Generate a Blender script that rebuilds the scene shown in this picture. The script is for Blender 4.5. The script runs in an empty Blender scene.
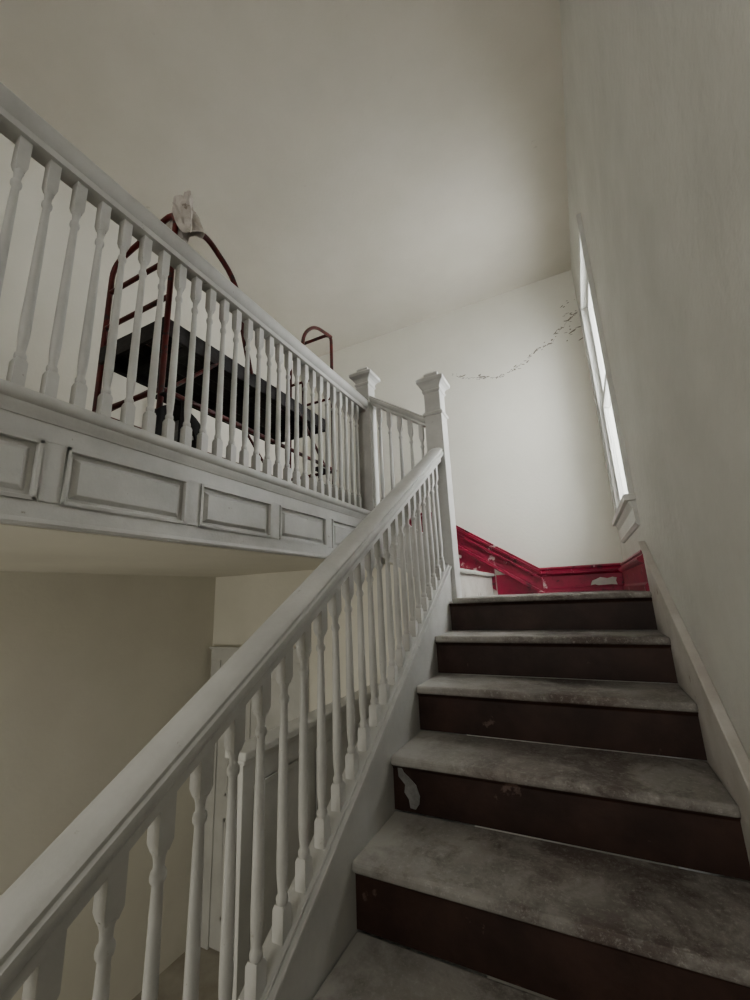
import bpy, bmesh, math, random
from mathutils import Vector, Matrix, noise
random.seed(7)
S = bpy.context.scene
COL = S.collection

# ------------------------------------------------------------------ materials
def nodes_of(name):
    m = bpy.data.materials.new(name); m.use_nodes = True
    nt = m.node_tree
    return m, nt, nt.nodes, nt.links, nt.nodes['Principled BSDF']

def paint(name, c1, c2, scale=2.0, rough=0.7, bump=0.1, bscale=60, chips=None, chip_amt=0.62, chip_scale=14, spec=0.3, spots=None):
    m, nt, N, L, P = nodes_of(name)
    tc = N.new('ShaderNodeTexCoord')
    n1 = N.new('ShaderNodeTexNoise'); n1.inputs['Scale'].default_value = scale
    n1.inputs['Detail'].default_value = 8; n1.inputs['Roughness'].default_value = .6
    L.new(tc.outputs['Object'], n1.inputs['Vector'])
    r = N.new('ShaderNodeValToRGB')
    r.color_ramp.elements[0].position = .35; r.color_ramp.elements[0].color = (*c1, 1)
    r.color_ramp.elements[1].position = .65; r.color_ramp.elements[1].color = (*c2, 1)
    L.new(n1.outputs['Fac'], r.inputs['Fac'])
    col = r.outputs['Color']
    for ch, amt, sc in ([(chips, chip_amt, chip_scale)] if chips else []) + (spots or []):
        n2 = N.new('ShaderNodeTexNoise'); n2.inputs['Scale'].default_value = sc
        n2.inputs['Detail'].default_value = 6; n2.inputs['Roughness'].default_value = .65
        L.new(tc.outputs['Object'], n2.inputs['Vector'])
        r2 = N.new('ShaderNodeValToRGB')
        r2.color_ramp.elements[0].position = amt; r2.color_ramp.elements[0].color = (0, 0, 0, 1)
        r2.color_ramp.elements[1].position = amt + .04; r2.color_ramp.elements[1].color = (1, 1, 1, 1)
        L.new(n2.outputs['Fac'], r2.inputs['Fac'])
        mx = N.new('ShaderNodeMixRGB'); mx.inputs['Color2'].default_value = (*ch, 1)
        L.new(r2.outputs['Color'], mx.inputs['Fac']); L.new(col, mx.inputs['Color1'])
        col = mx.outputs['Color']
    L.new(col, P.inputs['Base Color'])
    P.inputs['Roughness'].default_value = rough
    P.inputs['Specular IOR Level'].default_value = spec
    nb = N.new('ShaderNodeTexNoise'); nb.inputs['Scale'].default_value = bscale
    nb.inputs['Detail'].default_value = 5
    L.new(tc.outputs['Object'], nb.inputs['Vector'])
    b = N.new('ShaderNodeBump'); b.inputs['Strength'].default_value = bump; b.inputs['Distance'].default_value = .01
    L.new(nb.outputs['Fac'], b.inputs['Height']); L.new(b.outputs['Normal'], P.inputs['Normal'])
    return m

M_ceil = paint('plaster_ceiling', (.575,.545,.475), (.645,.61,.54), 1.1, .9, .12, 45, spots=[((.48,.45,.39), .70, 7)])
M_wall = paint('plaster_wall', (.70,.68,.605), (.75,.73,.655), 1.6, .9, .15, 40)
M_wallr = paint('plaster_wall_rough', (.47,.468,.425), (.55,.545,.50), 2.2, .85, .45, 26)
M_wlow = paint('plaster_lower', (.64,.615,.525), (.71,.685,.59), 1.2, .9, .12, 40)
M_wood = paint('painted_wood_grey_white', (.42,.417,.395), (.52,.515,.49), 5, .5, .08, 90, chips=(.28,.26,.22), chip_amt=.68, chip_scale=22, spec=.4)
M_casing = paint('painted_casing', (.46,.455,.42), (.55,.545,.51), 4, .5, .08, 80)
M_skirt = paint('worn_skirt_paint', (.38,.35,.31), (.48,.46,.42), 6, .6, .2, 60, chips=(.25,.21,.17), chip_amt=.62, chip_scale=9)
M_red = paint('crimson_paint', (.17,.0025,.022), (.27,.005,.036), 5, .4, .15, 60, chips=(.55,.38,.37), chip_amt=.62, chip_scale=8, spots=[((.075,.006,.013), .58, 11)])
M_riser = paint('dark_brown_riser', (.020,.009,.0065), (.042,.020,.0145), 6, .55, .1, 50, chips=(.11,.07,.058), chip_amt=.66, chip_scale=8)
M_cart = paint('red_enamel_tube', (.050,.007,.007), (.11,.010,.009), 9, .4, .05, 80, chips=(.03,.015,.015), chip_amt=.55, chip_scale=20)
M_black = paint('black_deck', (.010,.008,.009), (.022,.017,.017), 8, .7, .2, 50)
M_rubber = paint('rubber', (.012,.012,.013), (.024,.024,.024), 10, .8, .1, 80)
M_metal = paint('dull_steel', (.22,.21,.20), (.32,.31,.30), 10, .45, .05, 80)
M_cloth = paint('rag_cloth', (.38,.34,.30), (.55,.51,.47), 14, .95, .4, 90, chips=(.22,.18,.15), chip_amt=.60, chip_scale=16)
M_flake = paint('bare_plaster_flake', (.12,.11,.09), (.28,.25,.21), 30, .95, .3, 90)
M_floor = paint('dusty_floor', (.30,.27,.22), (.42,.39,.33), 4, .7, .1, 50)
M_splash = paint('dried_white_paint', (.16,.155,.15), (.28,.27,.26), 20, .5, .2, 60)

def tread_material():
    m, nt, N, L, P = nodes_of('dusty_worn_tread')
    tc = N.new('ShaderNodeTexCoord')
    def noi(scale, det=8, ro=.65, dist=0):
        n = N.new('ShaderNodeTexNoise'); n.inputs['Scale'].default_value = scale
        n.inputs['Detail'].default_value = det; n.inputs['Roughness'].default_value = ro
        n.inputs['Distortion'].default_value = dist
        L.new(tc.outputs['Object'], n.inputs['Vector']); return n
    def ramp(src, a, ca, b, cb):
        r = N.new('ShaderNodeValToRGB')
        r.color_ramp.elements[0].position = a; r.color_ramp.elements[0].color = (*ca, 1)
        r.color_ramp.elements[1].position = b; r.color_ramp.elements[1].color = (*cb, 1)
        L.new(src, r.inputs['Fac']); return r.outputs['Color']
    def mp(src, a, b, c, d):
        n = N.new('ShaderNodeMapRange')
        for i, v in enumerate((a,b,c,d)): n.inputs[i+1].default_value = v
        L.new(src, n.inputs[0]); return n.outputs[0]
    def math_(op, a, b):
        n = N.new('ShaderNodeMath'); n.operation = op
        for i, v in enumerate((a,b)):
            if isinstance(v, (int,float)): n.inputs[i].default_value = v
            else: L.new(v, n.inputs[i])
        return n.outputs[0]
    def mix(f, a, b):
        n = N.new('ShaderNodeMixRGB'); L.new(f, n.inputs['Fac']); L.new(a, n.inputs['Color1'])
        if isinstance(b, tuple): n.inputs['Color2'].default_value = (*b, 1)
        else: L.new(b, n.inputs['Color2'])
        return n.outputs['Color']
    sep = N.new('ShaderNodeSeparateXYZ'); L.new(tc.outputs['Object'], sep.inputs[0])
    base = ramp(noi(2.6, 9, .66, .3).outputs['Fac'], .38, (.15,.137,.122), .62, (.30,.282,.255))
    # grime, heaviest where feet fall (right of centre)
    d = math_('ABSOLUTE', math_('ADD', sep.outputs['X'], .05), 0)
    foot = mp(d, 0, .55, .13, -.08)
    g = math_('ADD', noi(5.0, 12, .74, .5).outputs['Fac'], foot)
    grime = math_('MULTIPLY', ramp(g, .50, (0,0,0), .66, (1,1,1)), .85)
    col = mix(grime, base, (.062,.042,.035))
    br = math_('MULTIPLY', ramp(noi(2.0, 6, .6).outputs['Fac'], .52, (0,0,0), .70, (1,1,1)), .4)
    col = mix(br, col, (.11,.072,.058))
    sp = math_('MULTIPLY', ramp(noi(70, 8, .9).outputs['Fac'], .53, (0,0,0), .62, (1,1,1)), .5)
    col = mix(sp, col, (.44,.42,.385))
    wa = math_('ADD', mp(sep.outputs['X'], -.42, -.76, 0, .62), noi(7).outputs['Fac'])
    col = mix(ramp(wa, .80, (0,0,0), 1.0, (1,1,1)), col, (.36,.345,.315))
    L.new(col, P.inputs['Base Color'])
    P.inputs['Roughness'].default_value = .75
    b = N.new('ShaderNodeBump'); b.inputs['Strength'].default_value = .35; b.inputs['Distance'].default_value = .006
    L.new(noi(40, 6).outputs['Fac'], b.inputs['Height']); L.new(b.outputs['Normal'], P.inputs['Normal'])
    return m
M_tread = tread_material()

# ------------------------------------------------------------------ mesh helpers
def finish(bm, name, mat, parent=None, bevel=0, smooth=False, seg=2):
    bmesh.ops.remove_doubles(bm, verts=bm.verts, dist=1e-6)
    bmesh.ops.recalc_face_normals(bm, faces=bm.faces)
    me = bpy.data.meshes.new(name); bm.to_mesh(me); bm.free()
    o = bpy.data.objects.new(name, me); COL.objects.link(o)
    for mm in (mat if isinstance(mat, (list, tuple)) else [mat]): me.materials.append(mm)
    if smooth:
        for p in me.polygons: p.use_smooth = True
        try: me.set_sharp_from_angle(angle=math.radians(38))
        except Exception: pass
    if bevel:
        md = o.modifiers.new('bevel', 'BEVEL'); md.width = bevel; md.segments = seg
        md.limit_method = 'ANGLE'; md.angle_limit = math.radians(40)
    if parent: o.parent = parent
    return o

def empty(name):
    e = bpy.data.objects.new(name, None); e.empty_display_size = .1; COL.objects.link(e); return e

def box(bm, x0, x1, y0, y1, z0, z1):
    v = [bm.verts.new((x, y, z)) for x in (x0, x1) for y in (y0, y1) for z in (z0, z1)]
    for f in ((0,1,3,2),(4,6,7,5),(0,4,5,1),(2,3,7,6),(0,2,6,4),(1,5,7,3)):
        bm.faces.new([v[i] for i in f])

def prism(bm, pts, axis, a, b):
    def P(p, t):
        return {'X': (t, p[0], p[1]), 'Y': (p[0], t, p[1]), 'Z': (p[0], p[1], t)}[axis]
    A = [bm.verts.new(P(p, a)) for p in pts]; B = [bm.verts.new(P(p, b)) for p in pts]
    n = len(pts)
    bm.faces.new(A); bm.faces.new(B[::-1])
    for i in range(n):
        bm.faces.new((A[i], A[(i+1) % n], B[(i+1) % n], B[i]))

def sweep(bm, prof, p0, p1):
    p0, p1 = Vector(p0), Vector(p1)
    d = (p1 - p0); side = Vector((d.y, -d.x, 0)).normalized()
    A = [bm.verts.new(p0 + side*h + Vector((0,0,v))) for h, v in prof]
    B = [bm.verts.new(p1 + side*h + Vector((0,0,v))) for h, v in prof]
    n = len(prof)
    bm.faces.new(A); bm.faces.new(B[::-1])
    for i in range(n):
        bm.faces.new((A[i], A[(i+1) % n], B[(i+1) % n], B[i]))

def rings(bm, cx, cy, prof, seg, rot=0):
    prev = None; first = None
    for r, z in prof:
        k = math.sqrt(2) if seg == 4 else 1
        ring = [bm.verts.new((cx + r*k*math.cos(rot + 2*math.pi*i/seg), cy + r*k*math.sin(rot + 2*math.pi*i/seg), z)) for i in range(seg)]
        if prev:
            for i in range(seg):
                bm.faces.new((prev[i], prev[(i+1) % seg], ring[(i+1) % seg], ring[i]))
        else: first = ring
        prev = ring
    bm.faces.new(first[::-1]); bm.faces.new(prev)

def baluster(bm, cx, cy, zb, zt, w=.016):
    """slim turned baluster, square blocks at both ends, long tapering shaft"""
    H = zt - zb
    q = math.pi/4
    rings(bm, cx, cy, [(w, zb), (w, zb+.105*H), (w*.78, zb+.118*H)], 4, q)
    z = lambda t: zb + t*H
    k = w/.016
    prof = [(.0115,z(.113)),(.0145,z(.122)),(.0152,z(.130)),(.0145,z(.138)),(.0108,z(.146)),(.0112,z(.160)),
            (.0132,z(.185)),(.0144,z(.215)),(.0148,z(.25)),(.0144,z(.30)),(.0136,z(.42)),(.0125,z(.56)),
            (.0110,z(.70)),(.0098,z(.765)),(.0136,z(.773)),(.0148,z(.783)),(.0136,z(.793)),(.0096,z(.802)),
            (.0106,z(.825)),(.0138,z(.838)),(.0142,z(.845))]
    rings(bm, cx, cy, [(r*k, zz) for r, zz in prof], 12)
    rings(bm, cx, cy, [(w*.70, z(.838)), (w, z(.862)), (w, zt)], 4, q)

def newel(name, cx, cy, z0, z1, w=.062, parent=None):
    bm = bmesh.new(); q = math.pi/4
    t = z1
    prof = [(w,z0),(w,t-.335),(w+.010,t-.330),(w+.012,t-.318),(w+.004,t-.308),(w-.004,t-.300),
            (w-.004,t-.165),(w+.004,t-.158),(w+.007,t-.148),(w-.001,t-.142),
            (w+.002,t-.128),(w+.010,t-.112),(w+.024,t-.098),(w+.034,t-.092),(w+.036,t-.070),
            (w+.030,t-.062),(w+.014,t-.054),(w-.004,t-.046),(w-.012,t-.040),(w-.010,t-.018),(w-.018,t-.006),(w-.034,t)]
    rings(bm, cx, cy, prof, 4, q)
    return finish(bm, name, M_wood, parent, bevel=.003)

RAIL0 = [(-.026,-.070),(-.026,-.052),(-.036,-.046),(-.043,-.034),(-.043,-.022),(-.038,-.018),(-.040,-.010),
        (-.034,-.002),(-.020,.003),(0,.005),(.020,.003),(.034,-.002),(.040,-.010),(.038,-.018),(.043,-.022),
        (.043,-.034),(.036,-.046),(.026,-.052),(.026,-.070)]
RAIL = [(h*1.15, v*1.3) for h, v in RAIL0]
RAILU = [(h*1.15, v*1.3) for h, v in RAIL0]

# ------------------------------------------------------------------ key dimensions
RISE, RUN = .18, .293
XR = .30; XL = -2.86; YB = 3.80; YF = -2.6; ZC = 2.93
ZL = -.027; ZF = .53; ZG = ZL - 13*RISE
Y5 = 2.381; XS = -.755; XB = -1.29; YN = 2.54
nose = lambda y: ZL + (y - Y5)*RISE/RUN

# ------------------------------------------------------------------ room shell
WY0, WY1, WZ0, WZ1 = 2.56, 3.36, .47, 2.20
bm = bmesh.new()
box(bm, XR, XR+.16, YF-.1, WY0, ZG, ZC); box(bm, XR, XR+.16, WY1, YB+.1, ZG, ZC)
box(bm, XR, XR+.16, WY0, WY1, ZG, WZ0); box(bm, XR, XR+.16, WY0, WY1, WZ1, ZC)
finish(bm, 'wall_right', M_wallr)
bm = bmesh.new(); box(bm, XL-.1, XR, YB, YB+.12, ZG, ZC); finish(bm, 'wall_back', M_wall)
bm = bmesh.new(); box(bm, XL-.12, XL, YF-.1, YB, ZF-.02, ZC); finish(bm, 'wall_left', M_wall)
bm = bmesh.new(); box(bm, XL-.12, XL, YF-.1, 2.62, ZG, .22); finish(bm, 'wall_left_lower', M_wlow)
bm = bmesh.new(); prism(bm, [(XL,ZG),(-.80,ZG),(-.80,.05),(-1.20,.22),(XL,.22)], 'Y', 2.62, 2.68); finish(bm, 'wall_lower_hall', M_wlow)
bm = bmesh.new(); box(bm, XL-.12, XR+.16, YF-.1, YB+.12, ZC, ZC+.1); finish(bm, 'ceiling', M_ceil)
bm = bmesh.new(); box(bm, XL-.12, XR+.16, YF-.1, YB, ZG-.1, ZG); finish(bm, 'floor_lower', M_floor)
bm = bmesh.new(); box(bm, XL, XB-.03, YF, YB, .22, ZF); finish(bm, 'floor_upper', [M_wlow])
bm = bmesh.new(); box(bm, XL, XB-.02, YF, YB, ZF, ZF+.008); finish(bm, 'floor_upper_boards', M_floor)
bm = bmesh.new(); box(bm, XL-.12, XR+.16, YF-.22, YF-.1, ZG, ZC); finish(bm, 'wall_front', M_wall)

# ------------------------------------------------------------------ stair flight
st = empty('staircase')
bm = bmesh.new(); bmr = bmesh.new()
for k in range(13):
    yn = Y5 - k*RUN; zt = ZL - k*RISE
    if k:
        box(bm, -.722, XR-.018, yn, yn+RUN+.028, zt-.032, zt)
    box(bmr, -.722, XR-.018, yn+.028, yn+.045, zt-RISE, zt-.030)
box(bm, -.700, XR-.018, Y5, Y5+.12, ZL-.030, ZL)
finish(bm, 'treads', M_tread, st, bevel=.011, seg=3)
finish(bmr, 'risers', M_riser, st)
bm = bmesh.new()
for k in range(13):
    yn = Y5 - k*RUN; zt = ZL - k*RISE - .032
    prism(bm, [(yn+.012,zt),(yn+.029,zt),(yn+.029,zt-.018),(yn+.024,zt-.010)], 'X', -.722, XR-.018)
finish(bm, 'nosing_coves', M_riser, st)
bm = bmesh.new(); box(bm, -.80, XR, Y5+.10, YB, ZL-.15, ZL-.001); finish(bm, 'landing', M_tread, st)
bm = bmesh.new()
yr = Y5 - 3*RUN + .0265; zr0 = ZL - 3*RISE
pts = [(-.704,-.030),(-.690,-.036),(-.680,-.056),(-.660,-.070),(-.634,-.092),(-.622,-.125),(-.626,-.150),(-.640,-.168),(-.660,-.166),(-.664,-.140),(-.680,-.120),(-.676,-.095),(-.700,-.072)]
prism(bm, [(x, zr0+z) for x, z in pts], 'Y', yr-.0015, yr+.004)
finish(bm, 'paint_splash', M_splash, st)
def raked(bm, x0, x1, ya, yb, off0, off1):
    prism(bm, [(ya,nose(ya)+off0),(yb,nose(yb)+off0),(yb,nose(yb)+off1),(ya,nose(ya)+off1)], 'X', x0, x1)
ya, yb = -1.2, 2.49
bm = bmesh.new()
raked(bm, -.785, -.722, ya, yb, -.34, .118)
raked(bm, -.797, -.712, ya, yb, .118, .134)
raked(bm, -.783, -.727, ya, yb, .134, .143)
finish(bm, 'closed_string', M_wood, st, bevel=.003)
bm = bmesh.new()
prism(bm, [(ya,ZG),(2.59,ZG),(2.59,nose(2.59)-.33),(ya+.2,nose(ya+.2)-.33)], 'X', -.775, -.735)
finish(bm, 'spandrel_panel', M_wood, st)

bm = bmesh.new()
raked(bm, XR-.020, XR, -1.2, 2.43, -.34, .195)
raked(bm, XR-.030, XR, -1.2, 2.43, .195, .215)
finish(bm, 'trim_stair_skirt', M_skirt, None, bevel=.004)

R2 = (ZF - ZL)/3
xs = [-.70, -.98, -1.26]
bm = bmesh.new(); bmr = bmesh.new()
for i in range(3):
    zt = ZL + (i+1)*R2
    x1 = xs[i]; x0 = xs[i+1]-.03 if i < 2 else XB-.10
    box(bm, x0, x1, 2.60, YB-.02, zt-.030, zt+(.001 if i == 2 else 0))
    box(bmr, x1-.045, x1-.028, 2.60, YB-.02, zt-R2, zt-.029)
finish(bm, 'upper_flight_treads', M_tread, st, bevel=.01)
finish(bmr, 'upper_flight_risers', M_skirt, st)
sl2 = .66
bm = bmesh.new()
zs = lambda x: .335 + (-.81 - x)*sl2
def rk2(y0, y1, o0, o1, xa=-1.24, xb=-.80):
    prism(bm, [(xb,zs(xb)+o0),(xa,zs(xa)+o0),(xa,zs(xa)+o1),(xb,zs(xb)+o1)], 'Y', y0, y1)
rk2(YN-.03, YN+.079, -.33, -.02); rk2(YN-.042, YN+.042, -.02, 0); rk2(YN-.037, YN-.03, -.30, -.27)
finish(bm, 'upper_flight_string', M_wood, st, bevel=.003)

# ------------------------------------------------------------------ lower balustrade
lb = empty('stair_balustrade')
bm = bmesh.new()
RO = .892
sweep(bm, RAIL, (XS, -1.15, nose(-1.15)+RO-.035), (XS, YN-.055, nose(YN-.055)+RO+.010))
finish(bm, 'handrail', M_wood, lb, smooth=True)
bm = bmesh.new()
y = 2.42
while y > -1.1:
    baluster(bm, XS, y, nose(y)+.125, nose(y)+RO-.078-.010*(2.4-y)/1.5)
    y -= .087
finish(bm, 'balusters', M_wood, lb, smooth=True)
newel('newel_post', XS, YN, -.36, 1.512, .060, lb)
newel('lower_newel_post', XS, -1.22, ZG, nose(-1.2)+1.05, .062, lb)

# ------------------------------------------------------------------ upper balustrade
ub = empty('landing_balustrade')
newel('newel_post', XB, YN, .20, 1.715, .056, ub)
ZR = 1.438
bm = bmesh.new(); sweep(bm, RAILU, (XB, YF, ZR), (XB, YN-.05, ZR-.012))
finish(bm, 'handrail', M_wood, ub, smooth=True)
bm = bmesh.new()
y = 2.38
while y > -1.2:
    baluster(bm, XB, y, .575, ZR-.082, w=.0150)
    y -= .0765
finish(bm, 'balusters', M_wood, ub, smooth=True)
bm = bmesh.new()
zr = lambda x: 1.205 + (-.84-x)*sl2
sweep(bm, RAIL0, (XB+.05, YN, zr(XB+.05)), (XS-.05, YN, zr(XS-.05)))
finish(bm, 'short_handrail', M_wood, ub, smooth=True)
bm = bmesh.new()
for i in range(5):
    x = -.865 - i*.079
    baluster(bm, x, YN, zs(x)-.01, zr(x)-.055, w=.0155)
finish(bm, 'short_balusters', M_wood, ub, smooth=True)

XFc = XB + .035
bm = bmesh.new()
box(bm, XB-.03, XFc-.012, YF, YN-.05, .222, .50)
rail_b, rail_t = .280, .448
box(bm, XFc-.012, XFc, YF, YN-.055, .222, rail_b); box(bm, XFc-.012, XFc, YF, YN-.055, rail_t, .52)
pan = []
y1 = 2.365
first = True
while y1 > YF+.6:
    wd = .385 if first else .405
    pan.append((y1-wd, y1))
    box(bm, XFc-.012, XFc, y1, y1+.058 if not first else YN-.055, rail_b, rail_t)
    y1 -= wd + .057; first = False
box(bm, XFc-.012, XFc, YF, y1+.058, rail_b, rail_t)
finish(bm, 'fascia_panel_frame', M_wood, ub, bevel=.003)
bm = bmesh.new()
for a, b in pan:
    i = .012
    for (ya_, yb_, za_, zb_) in ((a,b,rail_b,rail_b+i),(a,b,rail_t-i,rail_t),(a,a+i,rail_b,rail_t),(b-i,b,rail_b,rail_t)):
        box(bm, XFc-.012, XFc+.006, ya_, yb_, za_, zb_)
    g = .024; h = .040
    o = [(a+g,rail_b+g),(b-g,rail_b+g),(b-g,rail_t-g),(a+g,rail_t-g)]
    n_ = [(a+h,rail_b+h-.004),(b-h,rail_b+h-.004),(b-h,rail_t-h+.004),(a+h,rail_t-h+.004)]
    A = [bm.verts.new((XFc-.012, p[0], p[1])) for p in o]; B = [bm.verts.new((XFc-.001, p[0], p[1])) for p in n_]
    bm.faces.new(B)
    for k in range(4): bm.faces.new((A[k], A[(k+1)%4], B[(k+1)%4], B[k]))
finish(bm, 'fascia_panel_mouldings', M_wood, ub, bevel=.002)
bm = bmesh.new()
capp = [(XB-.04,.50),(XFc+.004,.50),(XFc+.008,.510),(XFc+.016,.522),(XFc+.018,.532),(XFc+.026,.536),(XFc+.032,.546),
        (XFc+.032,.558),(XFc+.026,.566),(XB+.035,.570),(XB+.028,.582),(XB-.028,.582),(XB-.04,.566)]
prism(bm, capp, 'Y', YF, YN-.055)
prism(bm, [(XFc-.004,.214),(XFc+.006,.214),(XFc+.010,.222),(XFc+.006,.234),(XFc-.004,.236)], 'Y', YF, YN-.055)
finish(bm, 'fascia_cap_moulding', M_wood, ub, smooth=True)

# ------------------------------------------------------------------ lower hall details
pw_ = empty('wainscot_partition')
bm = bmesh.new()
px, pz = -1.29, -.56
box(bm, px-.035, px+.02, 1.34, 2.61, ZG, pz-.03)
for (a, b) in ((1.40,1.76),(1.82,2.18),(2.24,2.56)):
    for z0, z1 in ((ZG+.2, -1.62), (-1.54,-.70)):
        i = .018
        for q in ((a,b,z0,z0+i),(a,b,z1-i,z1),(a,a+i,z0,z1),(b-i,b,z0,z1)): box(bm, px+.02, px+.032, *q)
finish(bm, 'panelling', M_casing, pw_, bevel=.003)
bm = bmesh.new(); box(bm, px-.06, px+.05, 1.32, 2.61, pz-.03, pz); box(bm, px-.045, px+.035, 1.33, 2.61, pz-.05, pz-.03)
finish(bm, 'cap_rail', M_casing, pw_, bevel=.006)

dr = empty('door_1')
bm = bmesh.new(); dx0, dx1, dz = -2.72, -1.98, -.45
box(bm, dx0-.10, dx0, 2.575, 2.599, ZG, dz); box(bm, dx1, dx1+.10, 2.575, 2.599, ZG, dz)
box(bm, dx0-.10, dx1+.10, 2.572, 2.599, dz, dz+.09); box(bm, dx0-.115, dx1+.115, 2.56, 2.599, dz+.09, dz+.105)
box(bm, dx0-.10, dx1+.10, 2.599, 2.619, ZG, dz+.09)
finish(bm, 'casing', M_casing, dr, bevel=.004)
bm = bmesh.new(); box(bm, dx0, dx1, 2.588, 2.599, ZG+.01, dz)
for a, b in ((dx0+.10,dx0+.33),(dx0+.41,dx1-.10)):
    for z0, z1 in ((ZG+.2,-1.55),(-1.4,dz-.12)):
        i = .02
        for q in ((a,b,z0,z0+i),(a,b,z1-i,z1),(a,a+i,z0,z1),(b-i,b,z0,z1)): box(bm, q[0], q[1], 2.58, 2.59, q[2], q[3])
finish(bm, 'door_leaf', M_casing, dr, bevel=.003)
bm = bmesh.new(); bmesh.ops.create_uvsphere(bm, u_segments=16, v_segments=10, radius=.028, matrix=Matrix.Translation((dx1-.06,2.560,-1.45)))
finish(bm, 'door_knob', M_metal, dr, smooth=True)

# ------------------------------------------------------------------ red skirtings
def base_prof(zb, h, t=.020):
    return [(0,zb),(-t-.012,zb),(-t-.012,zb+.03),(-t-.004,zb+.036),(-t,zb+.042),(-t,zb+h-.075),(-t-.016,zb+h-.068),(-t-.026,zb+h-.056),(-t-.026,zb+h-.046),(-t-.006,zb+h-.036),
            (-t+.004,zb+h-.026),(-t-.006,zb+h-.018),(-t-.002,zb+h-.006),(-t+.012,zb+h),(0,zb+h)]
bm = bmesh.new()
prism(bm, [(YB+p[0], p[1]) for p in base_prof(ZL, .21)], 'X', -.40, XR-.02)
box(bm, -.69, -.40, YB-.018, YB, ZL, ZL+.17)
finish(bm, 'baseboard_back', M_red, bevel=.001)
bm = bmesh.new()
prism(bm, [(.045,.020),(.075,.026),(.10,.018),(.19,.022),(.232,.018),(.226,.05),(.235,.072),(.205,.078),(.17,.070),(.12,.080),(.09,.066),(.06,.055),(.052,.038)], 'Y', YB-.0225, YB-.019)
finish(bm, 'trim_bare_patch', M_skirt)
bm = bmesh.new()
prism(bm, [(XR+p[0], p[1]) for p in base_prof(ZL, .21, .022)], 'Y', 2.43, YB)
finish(bm, 'baseboard_right', M_red, bevel=.001)
bm = bmesh.new()
kz = lambda x: .183 + (-.325-x)*.655
def rk3(t, o0, o1, xa=-1.30, xb=-.31):
    prism(bm, [(xb,kz(xb)+o0),(xa,kz(xa)+o0),(xa,kz(xa)+o1),(xb,kz(xb)+o1)], 'Y', YB-t, YB)
rk3(.028, -.205, -.09); rk3(.060, -.095, -.074); rk3(.036, -.074, -.042); rk3(.058, -.042, -.022); rk3(.022, -.022, 0)
rk3(.050, -.225, -.190)
rk3(.016, -.42, -.22, xb=-.70)
finish(bm, 'trim_raked_skirting', M_red, bevel=.003)
bm = bmesh.new()
prism(bm, [(YB+p[0], p[1]) for p in base_prof(ZF+.008, .26)], 'X', XL, -1.30)
finish(bm, 'baseboard_back_upper', M_red)
bm = bmesh.new()
prism(bm, [(XL-p[0], p[1]) for p in base_prof(ZF+.008, .2)], 'Y', YF, YB-.03)
finish(bm, 'baseboard_left', M_casing)

# ------------------------------------------------------------------ window on right wall
w = empty('window_1')
bm = bmesh.new(); c = .085
def fr(x0, x1, e):
    box(bm, x0, x1, WY0-e, WY0, WZ0, WZ1+e); box(bm, x0, x1, WY1, WY1+e, WZ0, WZ1+e)
    box(bm, x0, x1, WY0, WY1, WZ1, WZ1+e)
fr(XR-.018, XR, c)
box(bm, XR-.026, XR, WY0-c, WY0-c+.02, WZ0, WZ1+c); box(bm, XR-.026, XR, WY1+c-.02, WY1+c, WZ0, WZ1+c)
finish(bm, 'casing', M_casing, w, bevel=.004)
bm = bmesh.new()
box(bm, XR-.055, XR+.02, WY0-.11, WY1+.11, WZ0-.035, WZ0)
prism(bm, [(XR,WZ0-.035),(XR-.036,WZ0-.035),(XR-.030,WZ0-.055),(XR-.020,WZ0-.075),(XR-.018,WZ0-.14),(XR-.026,WZ0-.15),(XR-.012,WZ0-.168),(XR,WZ0-.168)], 'Y', WY0-.09, WY1+.09)
finish(bm, 'sill_and_apron', M_casing, w, bevel=.004)
bm = bmesh.new(); s = .045; g0, g1 = XR+.010, XR+.04
zm = (WZ0+WZ1)/2
for z0, z1, gx in ((WZ0, zm+.02, 0), (zm-.02, WZ1, .02)):
    box(bm, g0+gx, g1+gx, WY0, WY0+s, z0, z1); box(bm, g0+gx, g1+gx, WY1-s, WY1, z0, z1)
    box(bm, g0+gx, g1+gx, WY0+s, WY1-s, z0, z0+s); box(bm, g0+gx, g1+gx, WY0+s, WY1-s, z1-s, z1)
finish(bm, 'sashes', M_casing, w, bevel=.003)
mg, nt, N, L, P = nodes_of('window_glass')
P.inputs['Transmission Weight'].default_value = 1; P.inputs['Roughness'].default_value = .02; P.inputs['IOR'].default_value = 1.01
P.inputs['Base Color'].default_value = (.95,.98,1,1)
bm = bmesh.new(); box(bm, XR+.026, XR+.029, WY0+s, WY1-s, WZ0+s, WZ1-s)
finish(bm, 'glass', mg, w)

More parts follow.
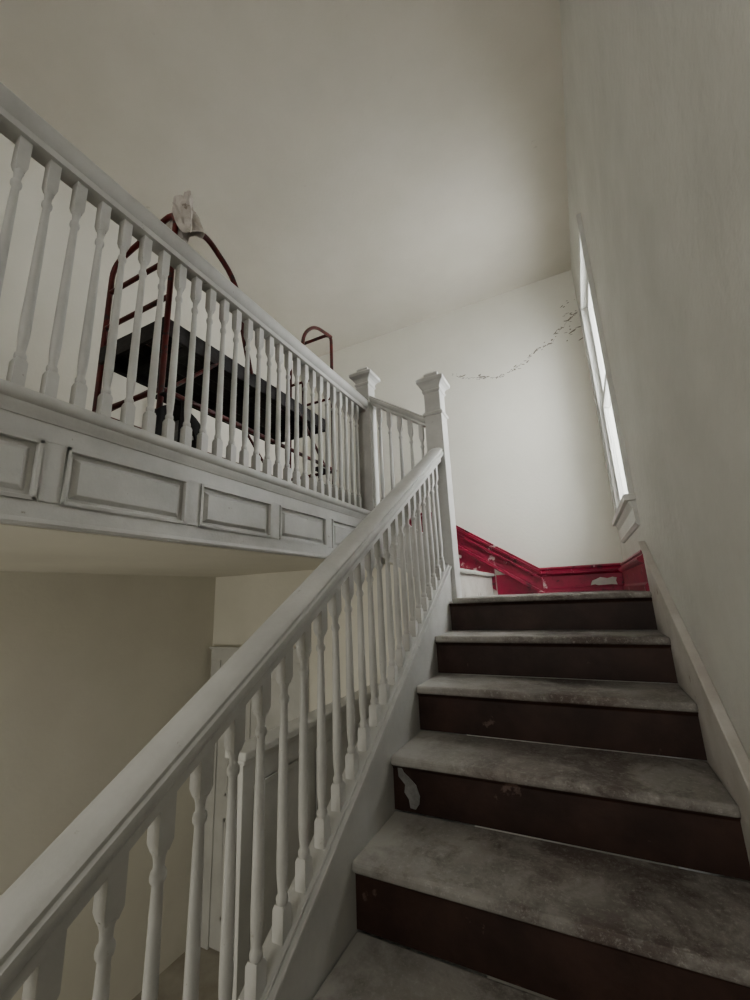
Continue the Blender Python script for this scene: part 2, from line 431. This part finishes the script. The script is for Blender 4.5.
# ------------------------------------------------------------------ peeled paint on back wall
bm = bmesh.new()
path = [(-.92,2.20),(-.80,2.12),(-.62,2.08),(-.48,2.03),(-.36,2.06),(-.20,2.13),(-.08,2.22),(.04,2.24),(.12,2.34),(.22,2.42),(.28,2.48)]
def flake(x, z, r):
    n = random.randint(7, 11)
    ex = random.uniform(.9, 3.0); th = random.uniform(-.3,.8)
    vs = []
    for i in range(n):
        a = 2*math.pi*i/n; rr = r*random.uniform(.45, 1.3)
        u, v = rr*math.cos(a)*ex, rr*math.sin(a)*.6
        vs.append(bm.verts.new((min(XR-.002, x+u*math.cos(th)-v*math.sin(th)), YB-.0015-random.random()*.001, z+u*math.sin(th)+v*math.cos(th))))
    bm.faces.new(vs)
for i in range(len(path)-1):
    (x0,z0),(x1,z1) = path[i], path[i+1]
    for k in range(6):
        t = random.random()
        flake(x0+(x1-x0)*t+random.gauss(0,.012), z0+(z1-z0)*t+random.gauss(0,.012), random.uniform(.004,.015))
    n = 12; pv = None; on = True
    for k in range(n+1):
        t = k/n; cxp = x0+(x1-x0)*t + random.gauss(0,.003); czp = z0+(z1-z0)*t + random.gauss(0,.007)
        hw = random.uniform(.0008,.004)
        cur = (bm.verts.new((cxp,YB-.001,czp-hw)), bm.verts.new((cxp,YB-.001,czp+hw)))
        if pv and random.random() < .7: bm.faces.new((pv[0],cur[0],cur[1],pv[1]))
        pv = cur
for k in range(20):
    flake(random.uniform(.16,.285), random.uniform(2.12,2.62), random.uniform(.004,.013))
finish(bm, 'peeling_paint_patch', M_flake)

# ------------------------------------------------------------------ rolling cart
ct = empty('platform_cart')
def tube(name, pts, r=.0125, mat=M_cart, fil=.05):
    cu = bpy.data.curves.new(name, 'CURVE'); cu.dimensions = '3D'; cu.bevel_depth = r; cu.bevel_resolution = 3
    P_ = [Vector(p) for p in pts]; out = [P_[0]]
    for i in range(1, len(P_)-1):
        a = (P_[i-1]-P_[i]); b = (P_[i+1]-P_[i]); f = min(fil, a.length*.45, b.length*.45)
        s0 = P_[i]+a.normalized()*f; s1 = P_[i]+b.normalized()*f
        for t in (0,.2,.4,.6,.8,1): out.append(s0*(1-t)**2 + P_[i]*2*t*(1-t) + s1*t*t)
    out.append(P_[-1])
    sp = cu.splines.new('POLY'); sp.points.add(len(out)-1)
    for p, q in zip(sp.points, out): p.co = (*q, 1)
    cu.use_fill_caps = True
    cu.materials.append(mat)
    o = bpy.data.objects.new(name, cu); COL.objects.link(o); o.parent = ct
    return o
Xn, Xf, Ya, Yz, Zd = -1.43, -1.88, .98, 2.18, 1.145
zw = ZF+.008
bm = bmesh.new()
for i in range(5):
    x0 = Xf + i*(Xn-Xf)/5
    box(bm, x0+.002, x0+(Xn-Xf)/5-.002, Ya, Yz, Zd, Zd+.035)
for yy in (Ya+.1, (Ya+Yz)/2, Yz-.15): box(bm, Xf, Xn, yy, yy+.05, Zd-.03, Zd)
box(bm, Xn-.01, Xn+.008, Ya-.01, Yz+.01, Zd-.04, Zd+.045); box(bm, Xf-.008, Xf+.01, Ya-.01, Yz+.01, Zd-.04, Zd+.045)
box(bm, Xf, Xn, Ya-.015, Ya, Zd-.04, Zd+.045); box(bm, Xf, Xn, Yz, Yz+.015, Zd-.04, Zd+.045)
finish(bm, 'deck', M_black, ct, bevel=.003)
rw = .125
tube('end_frame_1', [(Xn,Ya,zw+.20),(Xn,Ya,1.76),(Xf,Ya,1.66),(Xf,Ya,zw+.20)], fil=.08)
tube('end_frame_2', [(Xn-.02,Yz+.14,zw+.10),(Xn-.02,Yz+.14,1.95),(Xf+.05,Yz+.14,1.95),(Xf+.05,Yz+.14,zw+.10)], fil=.07)
tube('handle_grip', [(Xn,Ya+.04,1.70),(Xn,Ya+.16,1.77),(Xn,Ya+.37,1.66),(Xn,Ya+.43,1.40),(Xn,Ya+.50,Zd+.03)], .014, fil=.13)
tube('handle_loop', [(Xn-.02,Yz+.14,1.92),(Xn-.02,Yz-.08,1.88),(Xn-.02,Yz-.22,1.72),(Xn-.02,Yz-.20,Zd)], fil=.12)
for i, z in enumerate((1.30, 1.50)):
    tube('rung_a%d' % i, [(Xn,Ya,z),(Xf,Ya,z)], .011)
    tube('rung_b%d' % i, [(Xn-.02,Yz+.14,z+.12),(Xf+.05,Yz+.14,z+.12)], .010)
for i, x in enumerate((Xn,Xf)):
    tube('lower_rail%d' % i, [(x,Ya,.86),(x,Yz+.14,.86)], .012)
    tube('brace%d' % i, [(x,Ya+.02,.86),(x,Ya+.30,Zd)], .009)
    tube('brace_b%d' % i, [(x,Yz,.86),(x,Yz-.30,Zd)], .009)
tube('cross_rail0', [(Xn,Ya,.86),(Xf,Ya,.86)], .012); tube('cross_rail1', [(Xn,Yz+.14,.86),(Xf+.05,Yz+.14,.86)], .012)
def wheel(i, x, y, r):
    bm = bmesh.new()
    prof = [(r*.55,-.02),(r*.9,-.022),(r,-.014),(r,.014),(r*.9,.022),(r*.55,.02)]
    n = 32; R = []
    for a in range(n):
        t = 2*math.pi*a/n
        R.append([bm.verts.new((x+h, y+q*math.cos(t), zw+r+q*math.sin(t))) for q, h in prof])
    for a in range(n):
        A, B = R[a], R[(a+1) % n]
        for k in range(len(prof)): bm.faces.new((A[k], A[(k+1)%len(prof)], B[(k+1)%len(prof)], B[k]))
    finish(bm, 'tyre_%d' % i, M_rubber, ct, smooth=True)
    bm = bmesh.new()
    bmesh.ops.create_cone(bm, cap_ends=True, segments=20, radius1=r*.22, radius2=r*.22, depth=.06,
        matrix=Matrix.Translation((x,y,zw+r)) @ Matrix.Rotation(math.pi/2,4,'Y'))
    for a in range(5):
        t = 2*math.pi*a/5
        mtx = Matrix.Translation((x,y,zw+r)) @ Matrix.Rotation(t,4,'X') @ Matrix.Translation((0,0,r*.33)) @ Matrix.Diagonal((.018,.018,r*.62,1))
        bmesh.ops.create_cube(bm, size=1, matrix=mtx)
    finish(bm, 'hub_%d' % i, M_metal, ct, bevel=.002)
wheel(0, Xn, Ya+.09, rw*1.1); wheel(1, Xf, Ya+.09, rw*1.1); wheel(2, Xn-.02, Yz+.02, rw*.8); wheel(3, Xf+.05, Yz+.02, rw*.8)
bm = bmesh.new()
for (x, y) in ((Xn,Ya+.09),(Xf,Ya+.09),(Xn-.02,Yz+.02),(Xf+.05,Yz+.02)):
    for s_ in (-.034,.028): box(bm, x+s_, x+s_+.006, y-.02, y+.02, zw+.08, zw+.29)
    box(bm, x-.034, x+.034, y-.10, y+.04, zw+.285, zw+.295)
finish(bm, 'caster_forks', M_black, ct, bevel=.001)

# draped rag
bm = bmesh.new()
cx, cy, top = Xn, Ya+.03, 1.865
nr, na = 14, 48; Rg = []
for i in range(nr+1):
    t = i/nr; ring = []
    for a in range(na):
        th = 2*math.pi*a/na
        fold = .5+.5*math.cos(5*th+1.1+.9*t) ; f2 = math.cos(3*th+2+t)
        rad = .012+.036*min(1,t*2.2)**.6 + t*.028*fold + .012*f2*t
        L_ = .24+.06*math.cos(2*th+.7)+.04*f2
        z = top - L_*max(0,t-.15)**1.05 + .022*(1-t)*math.cos(2*th)
        nz = noise.noise(Vector((math.cos(th)*2.0+4, math.sin(th)*2.0, t*5)))*.026
        ring.append(bm.verts.new((cx+(rad+nz)*math.cos(th)*.95, cy+(rad+nz)*math.sin(th)*.85+ .02*t, z+nz)))
    Rg.append(ring)
for i in range(nr):
    for a in range(na):
        bm.faces.new((Rg[i][a],Rg[i][(a+1)%na],Rg[i+1][(a+1)%na],Rg[i+1][a]))
bm.faces.new(Rg[0][::-1])
o = finish(bm, 'draped_rag', M_cloth, None, smooth=True)
md = o.modifiers.new('solid','SOLIDIFY'); md.thickness = .004
md = o.modifiers.new('sub','SUBSURF'); md.levels = 1; md.render_levels = 1

# ------------------------------------------------------------------ lights
def area(name, loc, direction, sx, sy, power, col):
    l = bpy.data.lights.new(name, 'AREA'); l.shape = 'RECTANGLE'; l.size = sx; l.size_y = sy; l.energy = power; l.color = col
    o = bpy.data.objects.new(name, l); COL.objects.link(o); o.location = loc
    o.rotation_euler = Vector(direction).to_track_quat('-Z', 'Y').to_euler(); return o
area('window_daylight', (XR+.30, (WY0+WY1)/2, (WZ0+WZ1)/2+.1), (-1,0,-.05), .9, 1.8, 95, (1,.99,.96))
area('front_fill', (-.6, YF-.05, 1.3), (0,1,.05), 1.6, 1.9, 40, (1,.985,.94))  # added fill lamp behind the camera; the front wall has no window
area('lower_hall_fill', (-2.0, YF-.05, -1.2), (0,1,.05), 1.2, 1.6, 38, (1,.97,.89))  # warm fill added to brighten the lower hall, no opening behind it
W = bpy.data.worlds.new('World'); S.world = W; W.use_nodes = True
W.node_tree.nodes['Background'].inputs['Color'].default_value = (.9,.95,1,1)
W.node_tree.nodes['Background'].inputs['Strength'].default_value = 1.2

# ------------------------------------------------------------------ camera
F = 409.0
X_ = Vector((.8924,.1386,.4294)); Y_ = Vector((210,-88,-409)).normalized()
X_ = (X_ - X_.dot(Y_)*Y_).normalized(); Z_ = X_.cross(Y_)
R = Matrix((X_, Y_, Z_))
cam = bpy.data.cameras.new('camera'); co = bpy.data.objects.new('camera', cam); COL.objects.link(co)
co.matrix_world = R.to_4x4()
cam.sensor_fit = 'VERTICAL'; cam.sensor_height = 36; cam.sensor_width = 27; cam.lens = F*.036; cam.clip_start = .02
S.camera = co
